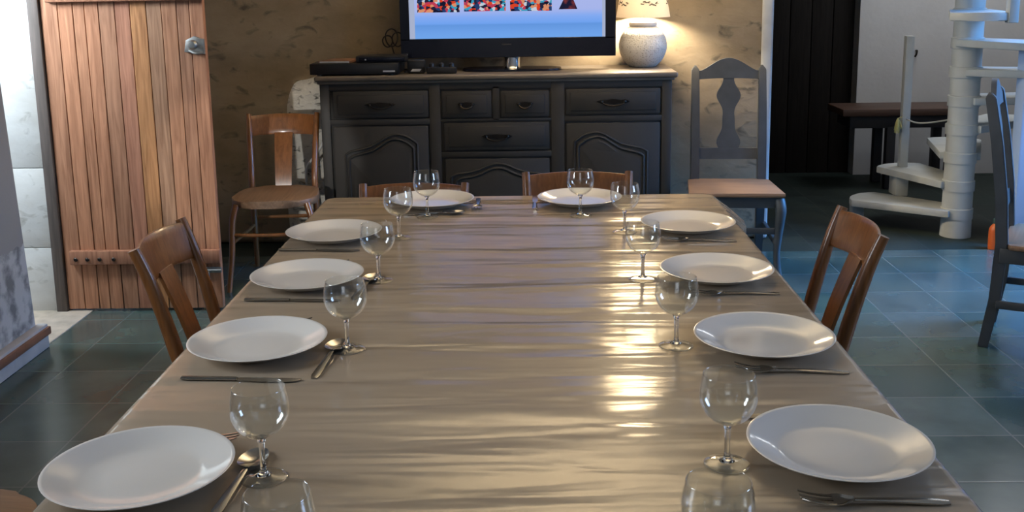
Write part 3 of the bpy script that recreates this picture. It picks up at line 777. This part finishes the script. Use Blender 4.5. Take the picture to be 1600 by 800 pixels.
# ------------------------------------------------------------------ tall grey chairs
def make_grey(label, loc, rz):
    t = thing('ladder_back_chair', label, 'chair', loc, rz, 'tall grey painted chairs with tan seats')
    g_ = M['grey_paint']
    for s in (-1, 1):
        b = BM(); gr = []
        for z, y, h in ((0, .225, .019), (.2, .195, .021), (.42, .185, .022), (.60, .198, .022), (.80, .225, .021), (.975, .258, .019)):
            gr.append((z, y, h))
        rings = []
        for z, y, h in gr: rings.append([b.verts.new((s*.168+dx*h, y+dy*h, z)) for dx, dy in ((-1, -1), (1, -1), (1, 1), (-1, 1))])
        for r1, r2 in zip(rings[:-1], rings[1:]):
            for k in range(4): b.faces.new((r1[k], r1[(k+1) % 4], r2[(k+1) % 4], r2[k]))
        b.faces.new(rings[0][::-1])
        top = b.verts.new((s*.168, .264, 1.0))
        for k in range(4): b.faces.new((rings[-1][k], rings[-1][(k+1) % 4], top))
        bmesh.ops.bevel(b, geom=[e for e in b.edges], offset=.003, segments=2, affect='EDGES')
        obj('back_post', b, g_, t)
        obj('leg', tube([(s*.205, -.170, .385), (s*.212, -.186, .33), (s*.205, -.178, .22), (s*.200, -.172, .12), (s*.206, -.182, .03), (s*.209, -.186, 0)], [.026, .026, .020, .016, .018, .019], seg=12), g_, t)
        obj('stretcher', box(s*.19-.010, s*.19+.010, -.17, .19, .165, .195, .004), g_, t)
    obj('stretcher', box(-.19, .19, -.185, -.165, .215, .245, .004), g_, t)
    def yb(z): return .185+max(0, z-.42)*.10+max(0, z-.7)*.05
    def slat(name, low, high, n=20, th=.010):
        gr = []
        for i in range(n+1):
            x = -.155+.31*i/n; col = []
            for k in range(5):
                z = low(x)+(high(x)-low(x))*k/4; col.append(((x, yb(z)-th, z), (x, yb(z)+th, z)))
            gr.append(col)
        return obj(name, add_sheet(BM(), gr), g_, t)
    slat('crest_rail', lambda x: .925+.006*math.cos(x*PI/.31), lambda x: .968+.064*max(0, math.cos(x*PI/.29))**1.4)
    slat('lower_rail', lambda x: .522, lambda x: .578)
    gr = []
    for i in range(25):
        z = .572+(.935-.572)*i/24; u = i/24
        hw = .040+.015*math.sin(u*PI*3.2+.4)+.006*math.sin(u*PI*6)
        gr.append([((q*hw, yb(z)-.006, z), (q*hw, yb(z)+.006, z)) for q in (-1, -.5, 0, .5, 1)])
    obj('splat', add_sheet(BM(), gr), g_, t)
    b = BM()
    for (x0, x1, y0, y1) in ((-.20, .20, -.186, -.160), (-.195, -.165, -.17, .19), (.165, .195, -.17, .19), (-.17, .17, .165, .190)): add_box(b, x0, x1, y0, y1, .345, .402, .003)
    obj('apron', b, g_, t)
    b = BM(); add_prism(b, [(-.228, -.205), (.228, -.205), (.205, .155), (.14, .180), (-.14, .180), (-.205, .155)], 'z', .400, .422, .006)
    obj('seat', b, 'tan_seat', t)
    return t
gc = make_grey('tall grey wooden chair with tan seat standing between the sideboard and the passage', (.985, 5.115, 0), A(-4))
dup(gc, (2.033, 3.985, 0), A(62), 'tall dark grey chair seen edge-on beside the pale spiral staircase')

# ------------------------------------------------------------------ television
def tv_mats():
    m, nt, b = nodes_of('lit screen'); nt.nodes.remove(b); out = nt.nodes['Material Output']
    tc = N(nt, 'ShaderNodeTexCoord'); sp = N(nt, 'ShaderNodeSeparateXYZ'); nt.links.new(tc.outputs['Object'], sp.inputs[0])
    mr = N(nt, 'ShaderNodeMapRange'); mr.inputs[1].default_value = 1.144; mr.inputs[2].default_value = 1.70; nt.links.new(sp.outputs[2], mr.inputs[0])
    r = N(nt, 'ShaderNodeValToRGB'); e = r.color_ramp.elements
    e[0].position = 0; e[0].color = (0.17, 0.40, 0.86, 1); e[1].position = 1; e[1].color = (0.5, 0.55, 0.85, 1)
    for p, c in ((.06, (0.16, 0.37, 0.84)), (.125, (0.13, 0.32, 0.76)), (.14, (0.17, 0.38, 0.90)), (.20, (0.24, 0.42, 0.92)), (.26, (0.40, 0.48, 0.86))):
        k = e.new(p); k.color = (*c, 1)
    nt.links.new(mr.outputs[0], r.inputs[0])
    em = N(nt, 'ShaderNodeEmission'); em.inputs[1].default_value = 0.95
    nt.links.new(r.outputs[0], em.inputs[0]); nt.links.new(em.outputs[0], out.inputs[0])
    m2, nt, b = nodes_of('lit picture tile'); nt.nodes.remove(b); out = nt.nodes['Material Output']
    tc = N(nt, 'ShaderNodeTexCoord'); mp = N(nt, 'ShaderNodeMapping'); mp.inputs['Scale'].default_value = (62, 1, 74)
    oi = N(nt, 'ShaderNodeObjectInfo')
    nt.links.new(tc.outputs['Object'], mp.inputs[0])
    ad = N(nt, 'ShaderNodeVectorMath', operation='ADD'); nt.links.new(mp.outputs[0], ad.inputs[0])
    sc = N(nt, 'ShaderNodeVectorMath', operation='SCALE'); sc.inputs[0].default_value = (37, 0, 91)
    nt.links.new(oi.outputs['Random'], sc.inputs['Scale']); nt.links.new(sc.outputs[0], ad.inputs[1])
    v = N(nt, 'ShaderNodeTexVoronoi'); v.inputs['Scale'].default_value = 1.0; nt.links.new(ad.outputs[0], v.inputs['Vector'])
    sr = N(nt, 'ShaderNodeSeparateColor'); nt.links.new(v.outputs['Color'], sr.inputs[0])
    r = N(nt, 'ShaderNodeValToRGB'); r.color_ramp.interpolation = 'CONSTANT'; e = r.color_ramp.elements
    pal = [(0.01, 0.01, 0.03), (0.75, 0.06, 0.02), (0.02, 0.05, 0.16), (0.75, 0.30, 0.16), (0.60, 0.66, 0.75), (0.05, 0.36, 0.55), (0.02, 0.02, 0.05), (0.55, 0.05, 0.10)]
    e[0].color = (*pal[0], 1); e[1].position = 0.125; e[1].color = (*pal[1], 1)
    for i in range(2, 8): k = e.new(i/8); k.color = (*pal[i], 1)
    nt.links.new(sr.outputs[0], r.inputs[0])
    em = N(nt, 'ShaderNodeEmission'); em.inputs[1].default_value = 0.9
    nt.links.new(r.outputs[0], em.inputs[0]); nt.links.new(em.outputs[0], out.inputs[0])
    md, nt, b = nodes_of('dark poster tile'); nt.nodes.remove(b); out = nt.nodes['Material Output']
    tc = N(nt, 'ShaderNodeTexCoord'); n = N(nt, 'ShaderNodeTexNoise'); n.inputs['Scale'].default_value = 22; nt.links.new(tc.outputs['Object'], n.inputs['Vector'])
    r = N(nt, 'ShaderNodeValToRGB'); e = r.color_ramp.elements
    e[0].position = .42; e[0].color = (.012, .012, .035, 1); e[1].position = .62; e[1].color = (.22, .04, .04, 1)
    nt.links.new(n.outputs[0], r.inputs[0]); em = N(nt, 'ShaderNodeEmission'); nt.links.new(r.outputs[0], em.inputs[0]); nt.links.new(em.outputs[0], out.inputs[0])
    m3, nt, b = nodes_of('pale screen margin'); nt.nodes.remove(b); out = nt.nodes['Material Output']
    em = N(nt, 'ShaderNodeEmission'); em.inputs[0].default_value = (0.42, 0.48, 0.66, 1); em.inputs[1].default_value = 0.9
    nt.links.new(em.outputs[0], out.inputs[0])
    return m, m2, m3, md
def television():
    ms, mtile, mmar, mdark = tv_mats()
    t = thing('television', 'large flat television with glossy black frame and lit blue screen on the sideboard', 'television', (0, 0, 0.980))
    Z = -0.980; Y = 5.42
    b = BM(); x0, x1, z0, z1 = -0.675, 0.431, 1.048+Z, 1.755+Z
    for a in ((x0, x1, z0, z0+.098), (x0, x1, z1-.05, z1), (x0, x0+.047, z0+.09, z1-.04), (x1-.053, x1, z0+.09, z1-.04)):
        add_box(b, a[0], a[1], Y-.004, Y+.05, a[2], a[3], 0.0015, 1)
    add_box(b, x0+.02, x1-.02, Y+.02, Y+.075, z0+.03, z1-.03, .01)
    obj('frame', b, 'black_gloss', t)
    s = obj('screen', box(-.632, .382, Y+.006, Y+.03, 1.143+Z, 1.708+Z), ms, t, smooth=False)
    s.data.transform(Matrix.Translation((0, 0, 0.980))); s.location.z = -0.980
    for xa, xb in ((-.632, -.600), (.362, .382)): 
        q = obj('screen_margin', box(xa, xb, Y+.0045, Y+.008, 1.146+Z, 1.70+Z), mmar, s, smooth=False); q.location.z = 0.980
    for x0_, x1_, z0_, tilt in ((-.585, -.368, 1.280, 0), (-.345, -.132, 1.283, 0), (-.109, .104, 1.281, 0), (.140, .235, 1.287, 1)):
        if tilt: bm = prism([(x0_, z0_+Z), (x1_, z0_+Z), (x1_-.025, z0_+.06+Z), (x1_-.02, z0_+.3+Z), (x0_+.03, z0_+.3+Z), (x0_+.025, z0_+.05+Z)], 'y', Y+.003, Y+.008)
        else: bm = box(x0_, x1_, Y+.003, Y+.008, z0_+Z, z0_+.30+Z)
        q = obj('picture_tile', bm, mdark if tilt else mtile, s, smooth=False); q.location.z = 0.980
    obj('brand_mark', box(-.155, -.105, Y-.0055, Y-.003, 1.110+Z, 1.117+Z), 'bench_dark', t, smooth=False)
    obj('indicator', lathe([(0, .002), (.004, .0015), (.005, 0)], 12), 'white_print', t, loc=(-.645, Y-.0045, 1.068+Z)).rotation_euler = (PI/2, 0, 0)
    obj('neck', lathe([(.05, .010), (.043, .02), (.043, .15), (0, .15)], 28), 'chrome', t, loc=(-.104, Y+.05, 0.0))
    b = BM(); out = [(-.104+.255*math.copysign(abs(math.cos(a))**.6, math.cos(a)), Y+.02+.115*math.copysign(abs(math.sin(a))**.6, math.sin(a))) for a in [2*PI*i/48 for i in range(48)]]
    add_prism(b, out, 'z', 0.001, 0.011, 0.003); obj('base', b, 'black_gloss', t)
television()

# ------------------------------------------------------------------ table lamp
def ceramic():
    m, nt, b = nodes_of('pitted white ceramic')
    b.inputs['Roughness'].default_value = 0.35
    tc = N(nt, 'ShaderNodeTexCoord'); v = N(nt, 'ShaderNodeTexVoronoi'); v.inputs['Scale'].default_value = 95; v.inputs['Randomness'].default_value = 0.75
    nt.links.new(tc.outputs['Object'], v.inputs['Vector'])
    r = N(nt, 'ShaderNodeValToRGB'); e = r.color_ramp.elements
    e[0].position = 0.18; e[0].color = (0.36, 0.35, 0.33, 1); e[1].position = 0.30; e[1].color = (0.68, 0.67, 0.64, 1)
    nt.links.new(v.outputs['Distance'], r.inputs[0]); nt.links.new(r.outputs[0], b.inputs['Base Color'])
    bp = N(nt, 'ShaderNodeBump'); bp.inputs['Strength'].default_value = 0.6; bp.inputs['Distance'].default_value = 0.003
    nt.links.new(v.outputs['Distance'], bp.inputs['Height']); nt.links.new(bp.outputs[0], b.inputs['Normal'])
    return m
def shade_mat():
    m, nt, b = nodes_of('ivory lampshade fabric'); nt.nodes.remove(b); out = nt.nodes['Material Output']
    d = N(nt, 'ShaderNodeBsdfDiffuse'); d.inputs[0].default_value = (0.75, 0.68, 0.58, 1)
    tr = N(nt, 'ShaderNodeBsdfTranslucent'); tr.inputs[0].default_value = (0.88, 0.82, 0.74, 1)
    mx = N(nt, 'ShaderNodeMixShader'); mx.inputs[0].default_value = 0.42
    nt.links.new(d.outputs[0], mx.inputs[1]); nt.links.new(tr.outputs[0], mx.inputs[2]); nt.links.new(mx.outputs[0], out.inputs[0]); return m
def lamp():
    t = thing('table_lamp', 'round white pitted ceramic table lamp with ivory shade, lit, on the sideboard', 'lamp', (0.583, 5.545, 0.981))
    obj('base', lathe([(0, .0)]+bezier_prof([(.062, .0), (.075, .006), (.108, .045), (.1255, .100), (.116, .155), (.088, .196), (.070, .209)], 6)+[(.0, .209)], 56), ceramic(), t, angle=60)
    obj('collar', lathe([(0, .208)]+bezier_prof([(.066, .208), (.0725, .213), (.0735, .222), (.070, .232), (.060, .238)], 4)+[(0, .238)], 40), mat('white glazed collar', (.78, .76, .72), .3), t)
    obj('lamp_holder', lathe([(0, .236), (.014, .236), (.014, .275), (0, .275)], 20), 'plinth', t)
    sh = obj('lamp_shade', lathe([(.1395, .257), (.1405, .257), (.1045, .457), (.1035, .457)], 56, closed=True), shade_mat(), t)
    rnd = random.Random(3)
    def on_shade(a, z, off=.0012):
        rr = .1405-(z-.257)*.18+off; return Vector((rr*math.cos(a), rr*math.sin(a), z))
    def leaf(b, a, z, ln, wd, rot):
        pts = []
        for i in range(10):
            q = 2*PI*i/10; u, v = ln*math.cos(q), wd*math.sin(q)*(1-.3*math.cos(q))
            pts.append(((u*math.cos(rot)-v*math.sin(rot))/.13, u*math.sin(rot)+v*math.cos(rot)))
        f = [b.verts.new(on_shade(a+p, z+q)) for p, q in pts]; g = [b.verts.new(on_shade(a+p, z+q, .0002)) for p, q in pts]
        b.faces.new(f); b.faces.new(g[::-1])
        for i in range(10): b.faces.new((f[i], f[(i+1) % 10], g[(i+1) % 10], g[i]))
    for k in range(5):
        a0 = -PI/2+k*2*PI/5+.16; b = BM()
        for i in range(8):
            a = a0-.30+i*.085
            leaf(b, a, .326+.008*math.sin(i*.9)+.006*(i % 2), .010, .0030, rnd.uniform(-.5, .8))
            leaf(b, a+.04, .327+.008*math.sin(i*.9), .009, .0010, .1)
        obj('leaf_print', b, 'leaf', sh)
    l = bpy.data.lights.new('lamp_bulb', 'POINT'); l.energy = 62; l.color = (1.0, 0.82, 0.58); l.shadow_soft_size = 0.035
    o = bpy.data.objects.new('lamp_bulb', l); C.objects.link(o); o.parent = t; o.location = (0, 0, .335)
lamp()

# ------------------------------------------------------------------ set-top gear and cables
def gear():
    t = thing('video_recorder', 'flat black video recorder box at the end of the sideboard top', 'recorder', (-.888, 5.345, .980))
    b = BM(); add_box(b, -.222, .222, -.13, .14, .006, .060, .002)
    for sx in (-.18, .18):
        for sy in (-.1, .1): add_lathe(b, [(0, 0), (.014, 0), (.014, .007), (0, .007)], 12, sx, sy, 0)
    obj('case', b, 'black_plastic', t)
    obj('front_panel', box(-.220, .220, -.134, -.128, .008, .058, .001), 'black_plastic', t)
    obj('printed_mark', box(.145, .205, -.1355, -.1335, .017, .025), 'white_print', t, smooth=False)
    t = thing('decoder_box', 'small black decoder box stacked on the flat black recorder', 'decoder', (-.755, 5.345, 1.038))
    obj('case', prism([(-.13, -.075), (.13, -.075), (.115, .06), (-.115, .06)], 'z', .002, .036, .006), 'black_plastic', t)
    obj('front_strip', box(-.115, .115, -.079, -.073, .008, .028, .002), 'black_gloss', t)
    obj('indicator', box(-.085, -.078, -.0805, -.078, .014, .021), 'white_print', t, smooth=False)
    o = thing('magazine', 'thin brown-edged folder lying on the flat recorder beside the decoder', 'folder', (-.985, 5.355, 1.038), A(-4))
    obj('cover', prism([(-.085, -.09), (.075, -.09), (.095, .09), (-.05, .09)], 'z', 0.001, .014, .003), 'brown_strip', o)
    obj('pages', prism([(-.078, -.0915), (.072, -.0915), (.085, .08), (-.045, .08)], 'z', .004, .011, 0), 'plinth', o)
    t = thing('router', 'small black upright box with a pale mark beside the recorder', 'router', (-.585, 5.30, .980))
    obj('case', box(-.045, .045, -.02, .03, .001, .07, .008), 'black_plastic', t)
    obj('printed_mark', prism([(-.028, .012), (.018, .012), (.028, .024), (-.018, .024)], 'y', -.0215, -.0195), 'white_print', t, smooth=False)
    t = thing('power_strip', 'black multi-socket strip lying under the television frame', 'power strip', (-.455, 5.275, .980))
    b = BM(); add_box(b, -.075, .075, -.022, .022, .001, .034, .006); obj('case', b, 'black_plastic', t)
    for i in range(3): obj('plug', lathe([(0, 0), (.014, 0), (.013, .016), (.006, .022), (0, .022)], 16), 'black_plastic', t, loc=(-.05+i*.05, 0, .033))
    b = BM()
    for k, (cx, cz, rr) in enumerate(((-.735, 1.150, .040), (-.705, 1.140, .032), (-.760, 1.130, .026))):
        pts = [(cx+rr*math.cos(a)*(.8+.1*k), 5.52+.012*k+.01*math.sin(2*a), cz+rr*1.15*math.sin(a)) for a in [2*PI*i/14 for i in range(15)]]
        add_tube(b, pts, .0038, seg=7, n=3)
    add_tube(b, [(-.735, 5.52, 1.11), (-.72, 5.53, 1.05), (-.69, 5.53, .99), (-.64, 5.44, .986), (-.645, 5.37, .986), (-.648, 5.33, .986)], .0038, seg=7)
    tag(obj('cable_coil', b, 'black_plastic'), 'black cables looped up behind the decoder beside the television', 'cable')
    b = tube([(-1.115, 5.62, .90), (-1.125, 5.60, .70), (-1.13, 5.57, .60), (-1.17, 5.54, .53), (-1.215, 5.50, .455), (-1.21, 5.52, .3), (-1.17, 5.6, .05), (-1.16, 5.62, .006)], .007, seg=8)
    tag(obj('white_cable', b, 'white_cable'), 'white cable hanging in the nook behind the cafe chair', 'cable')
gear()

# ------------------------------------------------------------------ spiral staircase, bench and small things beyond
def stairs():
    cx, cy = 2.352, 5.73
    t = thing('spiral_staircase', 'pale grey spiral staircase winding round a thick round column', 'staircase', (cx, cy, 0))
    obj('column', lathe([(0, 0), (.082, 0), (.079, .15), (.077, .9), (.074, 2.5), (0, 2.5)], 40), 'stair', t)
    angs = [138, 106, 72, 39, 6, -27, -60, -106, -138, -168]; rise = .156
    for i, a in enumerate(angs):
        z = rise*(i+1); a0 = A(a); h = A(15.5)
        out = [(.105*math.cos(a0-1.5), .105*math.sin(a0-1.5))]
        R0 = .60
        n = 10
        for k in range(n+1):
            q = a0-h+2*h*k/n; rr = R0*(1-.06*abs(-1+2*k/n)**3); out.append((rr*math.cos(q), rr*math.sin(q)))
        out.append((.105*math.cos(a0+1.5), .105*math.sin(a0+1.5)))
        tr = obj('tread', prism(out, 'z', z-.040, z, .006), 'stair', t)
        obj('hub', lathe([(.072, z-.055), (.0845, z-.052), (.0845, z+.004), (.080, z+.007), (.072, z+.008)], 36), 'stair', tr)
    obj('support', box(-.475, -.405, .325, .395, 0, rise-.04, .006), 'stair', t)
    obj('riser_block', box(-.225, -.150, .34, .46, rise, 2*rise-.038, .006), 'stair', t)
    def post(x, y, z0, z1, lean=.0):
        b = BM(); add_box(b, x-.0235, x+.0235, y-.0235, y+.0235, z0, z1, .004); return obj('newel_post', b, 'stair', t)
    post(-.15, .46, 2*rise-.002, 1.085)
    a8 = A(-106+13); post(.57*math.cos(a8), .57*math.sin(a8), rise*8-.05, rise*8+.9)
    a9 = A(-138+13); post(.57*math.cos(a9), .57*math.sin(a9), rise*9-.05, rise*9+.9)
    b = tube([(-.15, .44, .60), (-.10, .36, .585), (-.02, .2, .62), (-.01, .07, .66)], .0045, seg=8)
    obj('cord', b, 'rope', t)
    k = obj('tassel', BMx(), 'yellow'); tag(k, 'small pale yellow raffia tassel hanging on the thin newel post', 'tassel'); k.location = (cx-.205, cy+.42, .53); k.scale = (.75, .75, .75)
def BMx():
    b = BM(); rnd = random.Random(5)
    for i in range(16):
        a = 2*PI*i/16; r = rnd.uniform(.012, .034)
        add_tube(b, [(0, 0, .10), (r*.5*math.cos(a), r*.5*math.sin(a), .07), (r*math.cos(a), r*math.sin(a), rnd.uniform(-.02, .03))], [.006, .006, .003], seg=6, n=3)
    add_tube(b, [(.0, 0, .10), (.03, -.0, .115)], .004, seg=6, smooth=False)
    return b
stairs()
def bench():
    t = thing('bench', 'low dark bench with reddish board top against the far white wall', 'bench', (2.50, 7.2, 0))
    obj('top', box(-.42, .47, -.19, .19, .505, .555, .008), 'bench', t)
    obj('apron', box(-.36, .41, -.15, .15, .42, .507, .006), 'bench_dark', t)
    for sx, sy in ((-.08, -.13), (.33, -.13), (-.08, .13), (.33, .13)): obj('leg', box(sx-.03, sx+.03, sy-.03, sy+.03, 0, .43, .005), 'bench_dark', t)
bench()
def bottle():
    t = thing('bottle', 'small orange bottle with dark cap on the floor beside the staircase column', 'bottle', (2.438, 5.43, 0))
    obj('body', lathe([(0, 0)]+bezier_prof([(.026, 0), (.031, .006), (.031, .09), (.027, .115), (.013, .135), (.012, .140)], 5)+[(0, .140)], 28), 'orange', t)
    obj('cap', lathe([(0, .138), (.014, .138), (.014, .160), (.011, .165), (0, .165)], 20), 'cap_green', t)
bottle()
h = tag(obj('wall_hook', tube([(2.755, 7.60, .90), (2.752, 7.57, .90), (2.742, 7.555, .875), (2.735, 7.56, .86)], .007, seg=8), 'dark_iron'), 'small dark hook on the far white wall beside the thin newel post', 'hook')
